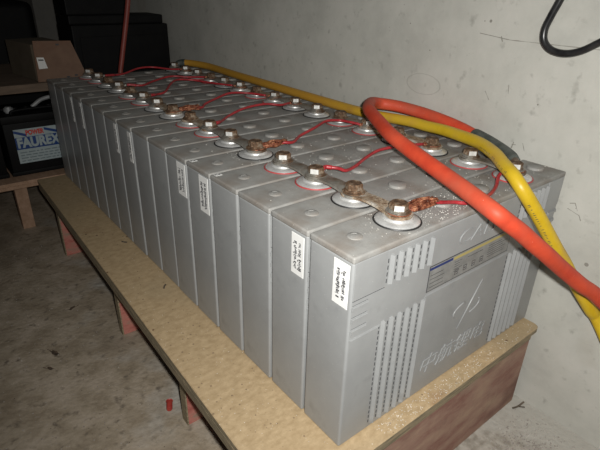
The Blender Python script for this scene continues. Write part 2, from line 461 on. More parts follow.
# ---------------------------------------------------------------- one battery
ordinal = ['front', 'second', 'third', 'fourth', 'fifth', 'sixth', 'seventh', 'eighth', 'ninth', 'tenth', 'eleventh', 'twelfth', 'thirteenth',
           'fourteenth', 'fifteenth', 'sixteenth']
BODY_D = 0.0668
XL, XR = 0.099, 0.340
def case_bm():
    b = bmesh.new()
    box(b, 0, W, 0, BODY_D, 0.0008, 0.2560, bev=0.0034, seg=4)
    return b
def panel_bm():
    """the raised pattern moulded on the broad faces"""
    b = bmesh.new()
    def rib(x0, x1, z0, z1, h=0.0022, vert=False):
        t = bmesh.new()
        bmesh.ops.create_cube(t, size=1)
        for v in t.verts:
            v.co = Vector(((x0 + x1) / 2 + v.co.x * (x1 - x0), -h / 2 + 0.0004 + v.co.y * (h + 0.0008), (z0 + z1) / 2 + v.co.z * (z1 - z0)))
        if vert:
            for v in t.verts:
                if v.co.y < 0: v.co.x = x0 + (x1 - x0) * (0.72 if v.co.x < (x0 + x1) / 2 else 0.94)
                if v.co.y < 0: v.co.z += -0.001 if v.co.z > (z0 + z1) / 2 else 0.001
        else:
            es = [e for e in t.edges if all(v.co.y < 0 for v in e.verts)]
            bmesh.ops.bevel(t, geom=es, offset=min(0.0011, h * .6), segments=2, affect='EDGES')
        merge(b, t, 0)
    def slot_shades(x, z0, z1):
        n = max(2, int((z1 - z0) / 0.0075))
        for i in range(n):
            a = z0 + (z1 - z0) * (i + 0.15) / n; c = z0 + (z1 - z0) * (i + 0.75) / n
            box(b, x - 0.0016, x - 0.0003, -0.00025, 0.0003, a, c, mi=1)  # flush box, no real opening: the gap's shade is painted on
    def group(x0, x1, z0, z1, n):
        st = (x1 - x0) / (n - 0.4)
        for i in range(n):
            x = x0 + st * i + 0.0022
            rib(x, x + 0.0050, z0, z1, 0.0037, True)
            slot_shades(x - 0.0012, z0 + 0.002, z1 - 0.002)
    group(0.0515, 0.126, 0.2115, 0.2485, 6)
    group(0.0485, 0.126, 0.0075, 0.1640, 6)
    group(0.3135, 0.383, 0.2150, 0.2515, 6)
    group(0.3095, 0.383, 0.0075, 0.1650, 6)
    for z in (0.2020, 0.1870, 0.1720): 
        rib(0.0020, 0.0262, z - 0.0038, z + 0.002)
        box(b, 0.003, 0.026, -0.00025, 0.0003, z + 0.0026, z + 0.0029, mi=1)
        rib(W - 0.0262, W - 0.0020, z - 0.0038, z + 0.002)
    # ledges of the raised end blocks and of the middle panel
    rib(0.0020, 0.0490, 0.1592, 0.1612, 0.0016)
    rib(W - 0.044, W - 0.002, 0.1592, 0.1612, 0.0016)
    box(b, 0.0025, 0.050, -0.00025, 0.0003, 0.2097, 0.2102, mi=1)
    rib(0.0020, 0.0490, 0.2110, 0.2555, 0.0009)
    rib(W - 0.045, W - 0.002, 0.2110, 0.2555, 0.0009)
    rib(0.1275, 0.3080, 0.1655, 0.1682, 0.0016)
    rib(0.1262, 0.1285, 0.0075, 0.1660, 0.0016)
    # moulded emblem: an oval ring broken by a slanted bar
    def arc(a0, a1):
        prev = None
        pts = []
        for k in range(15):
            a = math.radians(a0 + (a1 - a0) * k / 14)
            pts.append((0.2285 + 0.030 * math.cos(a), -0.0002, 0.1075 + 0.0125 * math.sin(a)))
        tube(b, pts, 0.0010, seg=6, spline=0)
    arc(105, 205); arc(-70, 25)
    tube(b, [(0.2135, -0.0002, 0.0775), (0.2550, -0.0002, 0.1435)], 0.0010, seg=6, spline=0)
    return b
def letter_bm():
    b = bmesh.new()
    put_text(b, '中航锂电', 0.030, (0.2165, -0.0004, 0.0450), (1, 0, 0), (0, 0, 1), depth=0.0007, shear=0.25, width=0.147, hscale=1.05, bold=-0.0002)
    return b
def brand_bm():
    b = bmesh.new()
    put_text(b, 'CALB', 0.026, (0.2260, -0.0004, 0.2270), (1, 0, 0), (0, 0, 1), depth=0.0007, shear=0.2, width=0.092, hscale=1.0)
    return b
def lid_bm():
    b = bmesh.new()
    box(b, -0.0004, W + 0.0004, -0.0004, BODY_D + 0.0004, 0.2545, H, bev=0.0024, seg=3)
    # flat filler between the pads: small moulded tags beside the left pad
    return b
def pad_bm(r, h=0.0022, logo=False):
    b = bmesh.new()
    lathe(b, [(0, h), (r - 0.0010, h), (r, h - 0.0006), (r + 0.0004, -0.0006)], seg=28)
    if logo:
        tube(b, [(r * 0.55 * math.cos(math.radians(a)), r * 0.55 * math.sin(math.radians(a)), h) for a in range(20, 200, 20)], 0.0005, seg=6, spline=0)
    return b
def terminal_bm():
    b = bmesh.new()
    lathe(b, [(0, 0.0075), (0.0165, 0.0075), (0.0175, 0.0068), (0.018, 0.0046), (0.0205, 0.0042), (0.0240, 0.0034), (0.0258, 0.0018), (0.0258, -0.0006)], seg=40)
    return b
def seal_bm():
    b = bmesh.new()
    t = []
    for k in range(41):
        a = 2 * math.pi * k / 40
        t.append((0.0268 * math.cos(a), 0.0268 * math.sin(a), 0.0006))
    tube(b, t, 0.0011, seg=6, spline=0, cap=False)
    return b
def washer_bm():
    b = bmesh.new()
    lathe(b, [(0.004, 0.0018), (0.0138, 0.0018), (0.0144, 0.0012), (0.0144, 0.0), (0.004, 0.0)], seg=28)
    lathe(b, [(0.004, 0.0042), (0.0112, 0.0042), (0.0118, 0.0036), (0.0118, 0.0018), (0.004, 0.0018)], seg=28)
    return b
def bolt_bm(a0=0.0):
    b = bmesh.new()
    R = 0.0108
    def hexring(r, z): return [b.verts.new((r * math.cos(a0 + math.pi / 3 * i), r * math.sin(a0 + math.pi / 3 * i), z)) for i in range(6)]
    def circ(r, z): return [b.verts.new((r * math.cos(a0 + math.pi / 12 * i), r * math.sin(a0 + math.pi / 12 * i), z)) for i in range(24)]
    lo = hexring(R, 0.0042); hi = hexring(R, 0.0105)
    for i in range(6): b.faces.new((lo[i], lo[(i + 1) % 6], hi[(i + 1) % 6], hi[i])).material_index = 0 if i == 0 else 1  # camera-facing facet kept pale: flash glint put into the colour, rust on the rest
    c = circ(R * 0.84, 0.0118)
    for i in range(6):
        seg = [c[(4 * i + k) % 24] for k in range(5)]
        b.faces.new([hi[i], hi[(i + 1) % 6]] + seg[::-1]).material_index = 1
    c2 = circ(R * 0.45, 0.0114)
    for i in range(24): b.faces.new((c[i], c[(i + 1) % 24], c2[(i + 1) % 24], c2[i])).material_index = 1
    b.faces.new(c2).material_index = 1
    b.faces.new(lo[::-1])
    # threaded shank below the head, through the strap into the post
    lathe(b, [(0.0048, 0.0044), (0.0048, -0.010), (0, -0.010)], seg=16)
    return b
STACK = 0.0075 + 0.0034      # top of post plus strap thickness

def sticker_bm(ya, yb, za, zb, seed):
    """serial sticker on the narrow face: two columns of marks"""
    r = random.Random(seed)
    b = bmesh.new()
    box(b, -0.0006, 0.0002, ya, yb, za, zb, bev=0.0002, seg=1)
    wdt = yb - ya
    for col in (0.30, 0.66):
        yc = ya + wdt * col
        z = zb - 0.009
        while z > za + 0.008:
            h = r.choice((0.0007, 0.0011, 0.0016))
            if r.random() < 0.93:
                l = wdt * r.choice((0.10, 0.15, 0.20)); o = wdt * r.uniform(-0.03, 0.03)
                box(b, -0.0009, -0.0005, yc + o - l / 2, yc + o + l / 2, z - h, z, mi=1)
                if r.random() < .5: box(b, -0.0009, -0.0005, yc + o + l * .7, yc + o + l * 1.0, z - h * 2.2, z - h, mi=1)
            z -= h + r.choice((0.0006, 0.0010))
    return b
def label_bm():
    """front specification label: silver, blue and ochre strips, black edge, small print and icons"""
    b = bmesh.new()
    x0, x1, z0, z1 = 0.1275, 0.3045, 0.1715, 0.2075
    y = -0.0003
    box(b, x0, x1, y, 0.0002, z0, z1, mi=1)
    def strip(xa, xb, za, zb, mi, yy=0.00045):
        box(b, xa, xb, -yy, -0.0002, za, zb, mi=mi)
    strip(x0 + .0012, x1 - .0012, z0 + .0012, z1 - .0012, 0, 0.0004)
    strip(x0 + .001, 0.1725, z1 - .0060, z1 - .0026, 2)
    strip(0.1745, x1 - .001, z1 - .0070, z1 - .0030, 3)
    r = random.Random(3)
    def small(xa, xb, z, h=0.0009):
        strip(xa, xb, z, z + h, 1, 0.0005)
    for i in range(4): small(0.131, 0.131 + r.uniform(.022, .032), 0.1935 - i * 0.0056, 0.0007)
    for i in range(5): small(0.178, 0.178 + r.uniform(.010, .018), 0.1960 - i * 0.0034, 0.0006)
    for i in range(6): small(0.252, 0.252 + r.uniform(.028, .045), 0.1955 - i * 0.0034, 0.0006)
    small(0.205, 0.238, 0.1945, 0.0007)
    # hazard icons: open squares with a mark inside
    for xi in (0.181, 0.199, 0.217, 0.235):
        s = 0.0034; zc = 0.1805
        small(xi, xi + 2 * s, zc - s); small(xi, xi + 2 * s, zc + s)
        strip(xi, xi + .0008, zc - s, zc + s, 1, 0.0005); strip(xi + 2 * s, xi + 2 * s + .0008, zc - s, zc + s + .0008, 1, 0.0005)
        t = bmesh.new(); 
        box(b, xi + s - .0018, xi + s + .0022, -0.0005, -0.0002, zc - .0006, zc + .0010, mi=1)
    return b
def mark_bm():
    b = bmesh.new()
    box(b, -0.005, 0.005, -0.0035, 0.0035, 0, 0.0004)
    for i in range(4):
        for j in range(3):
            if (i * 7 + j * 5) % 3: box(b, -0.004 + i * 0.0022, -0.0026 + i * 0.0022, -0.0026 + j * 0.0019, -0.0014 + j * 0.0019, 0.0003, 0.0006, mi=1)
    return b

GROUP = 'grey lithium batteries standing in one row'
bmeshes = {}
def part(name, bm, m, par, loc=(0, 0, 0), auto=None):
    o = link(name, bm, m, par, loc)
    if auto: autosmooth(o, auto)
    return o
proto = empty('lithium_battery', (0, 0, 0), 'x', 'battery', GROUP)
part('case', case_bm(), M['case'], proto, auto=40)
part('moulded_panel', panel_bm(), [M['case'], M['recess_shade']], proto)
part('embossed_lettering', letter_bm(), M['case'], proto)
part('embossed_brand', brand_bm(), M['case'], proto)
part('lid', lid_bm(), M['lid'], proto, auto=40)
part('pad', pad_bm(0.0085, 0.0012, True), M['lid'], proto, (0.033, BODY_D * .5, H), 40)
for x in (0.180, 0.260, 0.403): part('pad', pad_bm(0.0120, 0.0038), M['lid'], proto, (x, BODY_D * .5, H), 40)
for x in (XL, XR):
    t = part('terminal', terminal_bm(), M['alu'], proto, (x, BODY_D * .5, H), 40)
    part('seal_ring', seal_bm(), M['blackrubber'], t, (0, 0, 0), 40)
    part('washer', washer_bm(), M['strap'], t, (0, 0, STACK), 40)
    part('bolt', bolt_bm(0.0), [M['glint_steel'], M['rust']], t, (0, 0, STACK), 30)
def copy_tree(o, parent=None):
    c = o.copy(); C.objects.link(c)
    if parent is not None: c.parent = parent
    for ch in list(o.children): copy_tree(ch, c)
    return c
tmp = link('bolt', bolt_bm(0.0), [M['rust'], M['rust']]); autosmooth(tmp, 30); rusty_mesh = tmp.data; bpy.data.objects.remove(tmp)
tmp = link('washer', washer_bm(), M['rust']); autosmooth(tmp, 40); rusty_washer = tmp.data; bpy.data.objects.remove(tmp)
tmp = link('seal_ring', seal_bm(), M['redrubber']); autosmooth(tmp, 40); red_ring = tmp.data; bpy.data.objects.remove(tmp)
desc = {0: 'front grey battery of the row, its broad face with moulded characters and emblem showing',
        1: 'second grey battery from the front, a white serial sticker high on its narrow end',
        2: 'third grey battery from the front, plain narrow end, red seal under its left bolt',
        3: 'fourth grey battery from the front, tiny white square label on its top corner',
        4: 'fifth grey battery from the front, white serial sticker on the end and rusty left terminal',
        5: 'sixth grey battery from the front, white serial sticker on its narrow end'}
sticker_on = {0: (0.0045, 0.0275, 0.1990, 0.2515), 1: (0.0050, 0.0270, 0.2000, 0.2515), 4: (0.0045, 0.0300, 0.1975, 0.2530), 5: (0.0030, 0.0300, 0.2000, 0.2530),
              8: (0.0040, 0.0180, 0.1950, 0.2520), 9: (0.0040, 0.0160, 0.1950, 0.2520), 12: (0.0040, 0.0160, 0.1950, 0.2520), 13: (0.0040, 0.0150, 0.1950, 0.2520)}
rusty_left = {1, 4, 7, 8, 11, 13}
rusty_right = {2, 3, 5, 9, 12}
batteries = []
for k in range(16):
    o = proto if k == 0 else copy_tree(proto)
    batteries.append(o)
for k, o in enumerate(batteries):
    o.location = (random.uniform(-0.0008, 0.0005) if k else 0, k * D + 0.0004, 0)
    st = sticker_on.get(k)
    o['label'] = desc.get(k) or ('%s grey battery from the front of the row, %s' % (ordinal[k], 'white serial sticker on its narrow end' if st else 'narrow end without a sticker'))
    if k == 15: o['label'] = 'rearmost grey battery of the row, beside the cardboard box'
    ts = sorted([c for c in o.children if c.name.startswith('terminal')], key=lambda c: c.location.x)
    negl = (k // 2) % 2 == 0
    for side, t in enumerate(ts):
        red = (side == 0) != negl
        for c in t.children:
            if c.name.startswith('seal_ring') and red: c.data = red_ring; c['label'] = 'red seal ring'
            rs = rusty_left if side == 0 else rusty_right
            if k in rs and c.name.startswith('bolt'): c.data = rusty_mesh; c['label'] = 'rusty bolt'
            if k in rs and c.name.startswith('washer'): c.data = rusty_washer
            if c.name.startswith('bolt'): c.rotation_euler = (0, 0, math.radians(-160 + random.uniform(-16, 16)))  # turns the facet with the painted glint toward the camera
    if st: part('serial_sticker', sticker_bm(*st, seed=k), [M['white'], M['ink']], o)
    if k == 0: part('specification_label', label_bm(), [M['silver'], M['ink'], M['blueink'], M['yellowink']], o)
    if k in (3, 4): part('square_label', mark_bm(), [M['white'], M['ink']], o, (0.0085, BODY_D - 0.006, H))

# ---------------------------------------------------------------- busbars between neighbouring terminals
def busbar_bm(rust=0):
    b = bmesh.new()
    L = D; n = 16
    r_e = 0.0165
    outl = []
    N2 = 40
    pts_l, pts_r = [], []
    for i in range(N2 + 1):
        s = -r_e + (L + 2 * r_e) * i / N2
        if s < 0: wd = math.sqrt(max(r_e ** 2 - s ** 2, 0))
        elif s > L: wd = math.sqrt(max(r_e ** 2 - (s - L) ** 2, 0))
        else: wd = 0.0105 + (r_e - 0.0105) * abs(2 * s / L - 1) ** 3
        wd = max(wd, 0.0012)
        hz = 0.0022 * math.sin(math.pi * min(max(s / L, 0), 1)) ** 2
        pts_l.append((-wd, s, hz)); pts_r.append((wd, s, hz))
    th = 0.0030
    rows = []
    for (lx, ly, lz), (rx, ry, rz) in zip(pts_l, pts_r):
        rows.append([b.verts.new((lx, ly, lz)), b.verts.new((rx, ry, rz)), b.verts.new((rx, ry, rz + th)), b.verts.new((lx, ly, lz + th))])
    for p, q in zip(rows, rows[1:]):
        for k in range(4):
            b.faces.new((p[k], p[(k + 1) % 4], q[(k + 1) % 4], q[k]))
    b.faces.new(rows[0]); b.faces.new(rows[-1][::-1])
    bmesh.ops.recalc_face_normals(b, faces=b.faces)
    return b
def bar(side, k, rust):
    x = XL if side == 0 else XR
    o = link('busbar', busbar_bm(), M['ruststrap'] if rust else M['strap'], None, (x, (k) * D + BODY_D * .5, H + 0.0076 + (0.0004 if k % 2 else 0)))
    sd = 'left' if side == 0 else 'wall-side'
    tag(o, '%s metal busbar joining the %s and %s batteries from the front, %s row of terminals' % ('rust-crusted' if rust else 'tarnished', ordinal[k], ordinal[k + 1], sd),
        'busbar', 'metal busbars between battery terminals')
    autosmooth(o, 35)
    return o
for k in (0, 1, 2): bar(0, k, k == 0)
for k in (4, 5, 6): bar(0, k, k == 6)
for k in (8, 9, 10, 12, 13, 14): bar(0, k, k in (8,))
for k in (0, 2, 3, 4, 6, 7, 8, 10, 11, 12, 14): bar(1, k, k in (2, 3, 8))

# ---------------------------------------------------------------- thin red sense wires with lugs
zs = H + STACK + 0.001
def lug_flat(bm, x, y, ang, L=0.018, mi=1, r=0.0085, z=H + STACK + 0.0004):
    """flat ring lug under the bolt with a crimped barrel in direction ang"""
    dx, dy = math.cos(ang), math.sin(ang)
    lathe(bm, [(0.0055, 0.0010), (r + 0.006, 0.0010), (r + 0.006, -0.0002), (0.0055, -0.0002)], seg=24, c=(x, y, z), mi=mi)
    tube(bm, [(x + dx * (r + .001), y + dy * (r + .001), z + .0006), (x + dx * (r + 0.006), y + dy * (r + 0.006), z + 0.0022), (x + dx * (r + L), y + dy * (r + L), z + 0.0026)],
         lambda t: 0.0026 + 0.0012 * math.sin(t * math.pi), seg=10, mi=mi, spline=4)
def sense_wire(kl, pts, label, kind, kr=None, r=0.0024):
    """a wire from left terminal kl; kind copper = bare frayed strands, sleeve = red crimp sleeve"""
    y0 = kl * D + BODY_D * .5
    root = empty('sense_wire', (XL, y0, H + STACK), label, 'wire', 'thin red sense wires lying across the battery tops')
    b = bmesh.new(); tube(b, pts, r, seg=10, spline=8)
    child('insulation', b, M['redwire'], root)
    p0 = Vector(pts[0]); ang = math.atan2(p0.y - y0, p0.x - XL)
    if kind == 'copper':
        b = bmesh.new()
        lug_flat(b, XL, y0, ang, L=0.012, mi=0)
        rr = random.Random(kl)
        dx, dy = math.cos(ang), math.sin(ang)
        Lw = (p0 - Vector((XL, y0, p0.z))).length
        for i in range(30):
            o1, o2, o3 = [rr.uniform(-0.0085, 0.0085) for _ in range(3)]
            hz = rr.uniform(-0.003, 0.005)
            q = []
            for (s, off) in ((0.011, o1 * .8), (0.4 * Lw, o2), (0.75 * Lw, o3), (Lw * rr.uniform(0.95, 1.35), o2 * 0.7)):
                q.append((XL + dx * s - dy * off, y0 + dy * s + dx * off, H + STACK + 0.001 + hz * (0.5 if s < .02 else 1)))
            tube(b, q, rr.uniform(0.0009, 0.0018), seg=6, spline=4)
        o = child('copper_strands', b, M['copper'], root); o['label'] = 'frayed corroded copper strands'
    else:
        b = bmesh.new(); lug_flat(b, XL, y0, ang, L=0.004, mi=0)
        child('ring_lug', b, M['strap'], root)
        b = bmesh.new(); q = crom(pts, 8)[:5]
        tube(b, [Vector((XL, y0, q[0].z)).lerp(q[0], 0.72), q[0], q[4]], 0.0031, seg=12, spline=4)
        child('crimp_sleeve', b, M['redwire'], root)
    if kr is not None:
        b = bmesh.new(); yr = kr * D + BODY_D * .5
        pe = Vector(pts[-1]); an = math.atan2(pe.y - yr, pe.x - XR)
        lug_flat(b, XR, yr, an, L=0.006, mi=0)
        child('ring_lug', b, M['copper'], root)
Zt = H + STACK + 0.003
sense_wire(0, [(0.143, 0.029, Zt), (0.160, 0.023, 0.273), (0.185, 0.020, 0.268), (0.200, 0.010, 0.267), (0.239, 0.010, 0.266), (0.276, 0.021, 0.266), (0.305, 0.035, 0.272), (0.323, 0.0345, Zt)],
           'thin red wire from frayed copper lug on the front battery', 'copper', 0)
sense_wire(2, [(0.124, 0.186, Zt), (0.137, 0.175, 0.275), (0.150, 0.172, 0.270), (0.178, 0.182, 0.268), (0.213, 0.196, 0.270), (0.248, 0.202, 0.274), (0.285, 0.193, 0.276), (0.323, 0.180, Zt)],
           'thin red wire with red sleeve from the third battery, passing under the orange cable', 'sleeve', 2)
sense_wire(4, [(0.140, 0.316, Zt), (0.162, 0.308, 0.274), (0.197, 0.333, 0.273), (0.242, 0.348, 0.277), (0.280, 0.362, 0.280), (0.308, 0.358, 0.278), (0.316, 0.338, 0.278), (0.325, 0.322, Zt)],
           'thin red wire humped across the fifth battery, from a frayed copper lug', 'copper', 4)
sense_wire(6, [(0.122, 0.470, Zt), (0.138, 0.484, 0.274), (0.171, 0.512, 0.274), (0.217, 0.531, 0.278), (0.265, 0.532, 0.280), (0.294, 0.520, 0.277), (0.323, 0.528, Zt)],
           'thin red wire with red sleeve from the seventh battery', 'sleeve', 7)
sense_wire(8, [(0.140, 0.598, Zt), (0.162, 0.604, 0.272), (0.177, 0.619, 0.274), (0.213, 0.642, 0.276), (0.261, 0.661, 0.280), (0.300, 0.650, 0.278), (0.325, 0.615, Zt)],
           'thin red wire from frayed copper lug on the ninth battery', 'copper', 8)
sense_wire(10, [(0.122, 0.746, Zt), (0.135, 0.757, 0.274), (0.160, 0.770, 0.275), (0.195, 0.815, 0.282), (0.228, 0.846, 0.284), (0.269, 0.838, 0.280), (0.30, 0.79, 0.277), (0.323, 0.752, Zt)],
           'thin red wire with red sleeve from the eleventh battery', 'sleeve', 10)
sense_wire(12, [(0.122, 0.880, Zt), (0.150, 0.872, 0.274), (0.190, 0.900, 0.276), (0.241, 0.918, 0.280), (0.280, 0.90, 0.278), (0.323, 0.888, Zt)],
           'thin red wire with red sleeve from the thirteenth battery', 'sleeve', 12)
sense_wire(14, [(0.122, 1.030, Zt), (0.167, 1.045, 0.274), (0.220, 1.075, 0.280), (0.262, 1.080, 0.280), (0.300, 1.050, 0.276), (0.323, 1.032, Zt)],
           'rearmost thin red wire, on the fifteenth battery', 'sleeve', 14)

# ---------------------------------------------------------------- power cables
def cable(name, label, pts, r, m, seg=20, spline=10):
    root = empty(name, pts[0], label, 'cable')
    b = bmesh.new(); path = tube(b, pts, r, seg=seg, spline=spline)
    child('jacket', b, m, root)
    return root, path
# orange: from the wall-side front terminal, back along the wall, looping over the tops and out to the right
OR = [(0.3900, 0.0918, 0.2778), (0.4060, 0.1329, 0.2824), (0.4175, 0.1738, 0.2870), (0.4205, 0.2111, 0.2915), (0.4200, 0.2608, 0.2962), (0.4060, 0.3073, 0.3012), (0.3860, 0.3348, 0.3037),
      (0.3520, 0.3257, 0.3102), (0.3053, 0.2867, 0.3145), (0.2774, 0.2494, 0.3140), (0.2556, 0.2135, 0.3120), (0.2308, 0.1683, 0.3080), (0.2190, 0.1222, 0.3000), (0.2052, 0.0703, 0.2930),
      (0.1866, 0.0087, 0.2865), (0.1737, -0.0360, 0.2803), (0.1837, -0.0480, 0.2700), (0.2011, -0.0580, 0.2559), (0.2227, -0.0660, 0.2381), (0.2500, -0.0740, 0.2168), (0.2835, -0.0800, 0.1913),
      (0.3273, -0.0940, 0.1567), (0.3706, -0.1100, 0.1243), (0.415, -0.150, 0.065), (0.405, -0.27, -0.06), (0.36, -0.42, -0.140), (0.30, -0.62, ZF + 0.0125), (0.2, -0.9, ZF + 0.0125)]
orange, _ = cable('orange_power_cable', 'thick orange cable looping over the front batteries and out to the right', OR, 0.0103, M['orange'])
b = bmesh.new()
tube(b, [(0.4095, 0.146, 0.2838), (0.406, 0.1329, 0.2828), (0.390, 0.0918, 0.2800), (0.374, 0.062, 0.2785), (0.362, 0.048, 0.2775)], lambda t: 0.0122 - 0.0050 * max(0, t - .35), seg=16)
child('heat_shrink', b, M['shrink'], orange)
b = bmesh.new()
tube(b, [(0.372, 0.055, 0.2795), (0.361, 0.045, 0.2775), (0.355, 0.041, 0.2765)], 0.0062, seg=12, spline=4)
lathe(b, [(0.0055, 0.002), (0.0135, 0.002), (0.0135, -0.0001), (0.0055, -0.0001)], seg=24, c=(XR, BODY_D * .5, H + STACK + 0.0012))
child('cable_lug', b, M['strap'], orange)
# yellow: from the rear terminal along the wall, across the tops at the front, then down past the corner
YE = [(0.362, 1.095, 0.2835), (0.380, 1.070, 0.2835), (0.396, 1.020, 0.2825), (0.401, 0.968, 0.281), (0.396, 0.842, 0.2800), (0.392, 0.715, 0.280), (0.392, 0.600, 0.2785),
      (0.3910, 0.4468, 0.2772), (0.3870, 0.3881, 0.2785), (0.3900, 0.3357, 0.2795), (0.3985, 0.2728, 0.2820), (0.3990, 0.2342, 0.2820), (0.3940, 0.1956, 0.2845), (0.3815, 0.1523, 0.2868),
      (0.3620, 0.1060, 0.2895), (0.3350, 0.0650, 0.2895), (0.3120, 0.0350, 0.2855), (0.2955, 0.0120, 0.2822), (0.2900, -0.0020, 0.2745), (0.2915, -0.0100, 0.2660), (0.2990, -0.0180, 0.2525), (0.3165, -0.0300, 0.2255),
      (0.3467, -0.0460, 0.1824), (0.3699, -0.0550, 0.1540), (0.3851, -0.0700, 0.1235), (0.4101, -0.0920, 0.0802), (0.4221, -0.1080, 0.0554), (0.415, -0.18, -0.03), (0.37, -0.28, -0.10), (0.30, -0.42, ZF + 0.02), (0.18, -0.6, ZF + 0.0103), (0.0, -0.8, ZF + 0.0103)]
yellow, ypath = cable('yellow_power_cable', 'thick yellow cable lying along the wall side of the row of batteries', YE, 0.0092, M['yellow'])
b = bmesh.new()
tube(b, [(0.368, 1.088, 0.2835), (0.356, 1.097, 0.283), (0.346, 1.099, 0.2785)], lambda t: 0.0105 - 0.003 * t, seg=14)
child('heat_shrink', b, M['shrink'], yellow)
b = bmesh.new()
lathe(b, [(0.0055, 0.002), (0.0130, 0.002), (0.0130, -0.0001), (0.0055, -0.0001)], seg=24, c=(XR, 15 * D + BODY_D * .5, H + STACK + 0.0012))
child('cable_lug', b, M['strap'], yellow)
# printed marks along the yellow jacket
b = bmesh.new(); rp = random.Random(5)
for i in range(len(ypath) - 1):
    p, q = ypath[i], ypath[i + 1]
    if not (-0.05 < p.y < 0.09 and p.z > 0.16): continue
    tn = (q - p).normalized()
    n = int((q - p).length / 0.0022)
    side = tn.cross(Vector((0, 0, 1))).normalized()
    up = side.cross(tn)
    nd = Vector((-0.95, -0.25, 0.0)).normalized()
    nd = (nd - tn * nd.dot(tn)).normalized()
    ax = tn.cross(nd)
    for j in range(n):
        if rp.random() < 0.35: continue
        c = p.lerp(q, j / n) + nd * 0.00925
        h = rp.choice((0.0010, 0.0016)); wv = 0.0005
        vs = [b.verts.new(c + tn * s1 * wv + ax * s2 * h) for s1, s2 in ((-1, -1), (1, -1), (1, 1), (-1, 1))]
        b.faces.new(vs)
child('print', b, M['ink'], yellow)
# black cable on the wall at upper right
BL = [(0.432, 0.030, 0.80), (0.428, 0.045, 0.60), (0.4275, 0.058, 0.52), (0.427, 0.067, 0.488), (0.427, 0.074, 0.468), (0.427, 0.079, 0.449), (0.427, 0.0755, 0.4335), (0.427, 0.062, 0.4235), (0.427, 0.042, 0.4215),
      (0.427, 0.022, 0.4275), (0.427, 0.000, 0.4415), (0.427, -0.05, 0.475), (0.427, -0.14, 0.56), (0.43, -0.25, 0.70)]
b = bmesh.new(); tube(b, BL, 0.0050, seg=14, spline=10)
o = link('black_cable', b, M['blackcable']); tag(o, 'thin black cable hanging in a loop against the plaster wall at upper right', 'cable')
# dull red cable rising behind the row
b = bmesh.new(); tube(b, [(0.175, 1.150, 0.02), (0.185, 1.155, 0.12), (0.197, 1.160, 0.235), (0.2115, 1.160, 0.30), (0.2295, 1.160, 0.37), (0.248, 1.160, 0.447), (0.27, 1.16, 0.56), (0.285, 1.16, 0.75)], 0.0068, seg=14)
o = link('red_cable', b, M['dullred']); tag(o, 'dull red cable rising upright behind the far end of the battery row', 'cable')

# ---------------------------------------------------------------- shelf behind the row
shelf = empty('wooden_shelf', (-0.3, 1.3, ZF), 'rough two-tier wooden shelf behind the row, holding black car batteries', 'shelf')
b = bmesh.new(); box(b, -0.75, 0.115, 1.146, 1.52, -0.019, 0.000, bev=0.0015)
box(b, -0.75, 0.115, 1.1435, 1.1458, -0.010, -0.0085)
child('lower_board', b, M['wood'], shelf)
b = bmesh.new(); box(b, -0.75, 0.125, 1.165, 1.56, 0.2265, 0.2475, bev=0.0015)
child('upper_board', b, M['darkwood'], shelf)
for x, y in ((-0.122, 1.22), (-0.72, 1.22), (0.06, 1.44), (-0.72, 1.44)):
    b = bmesh.new(); box(b, x, x + 0.032, y, y + 0.03, ZF, -0.0191, bev=0.001); child('leg', b, M['wood'], shelf)
for x, y in ((0.098, 1.17), (-0.74, 1.17), (0.098, 1.48), (-0.74, 1.48)):
    b = bmesh.new(); box(b, x, x + 0.016, y, y + 0.03, 0.0, 0.2264, bev=0.001); child('post', b, M['darkwood'], shelf)

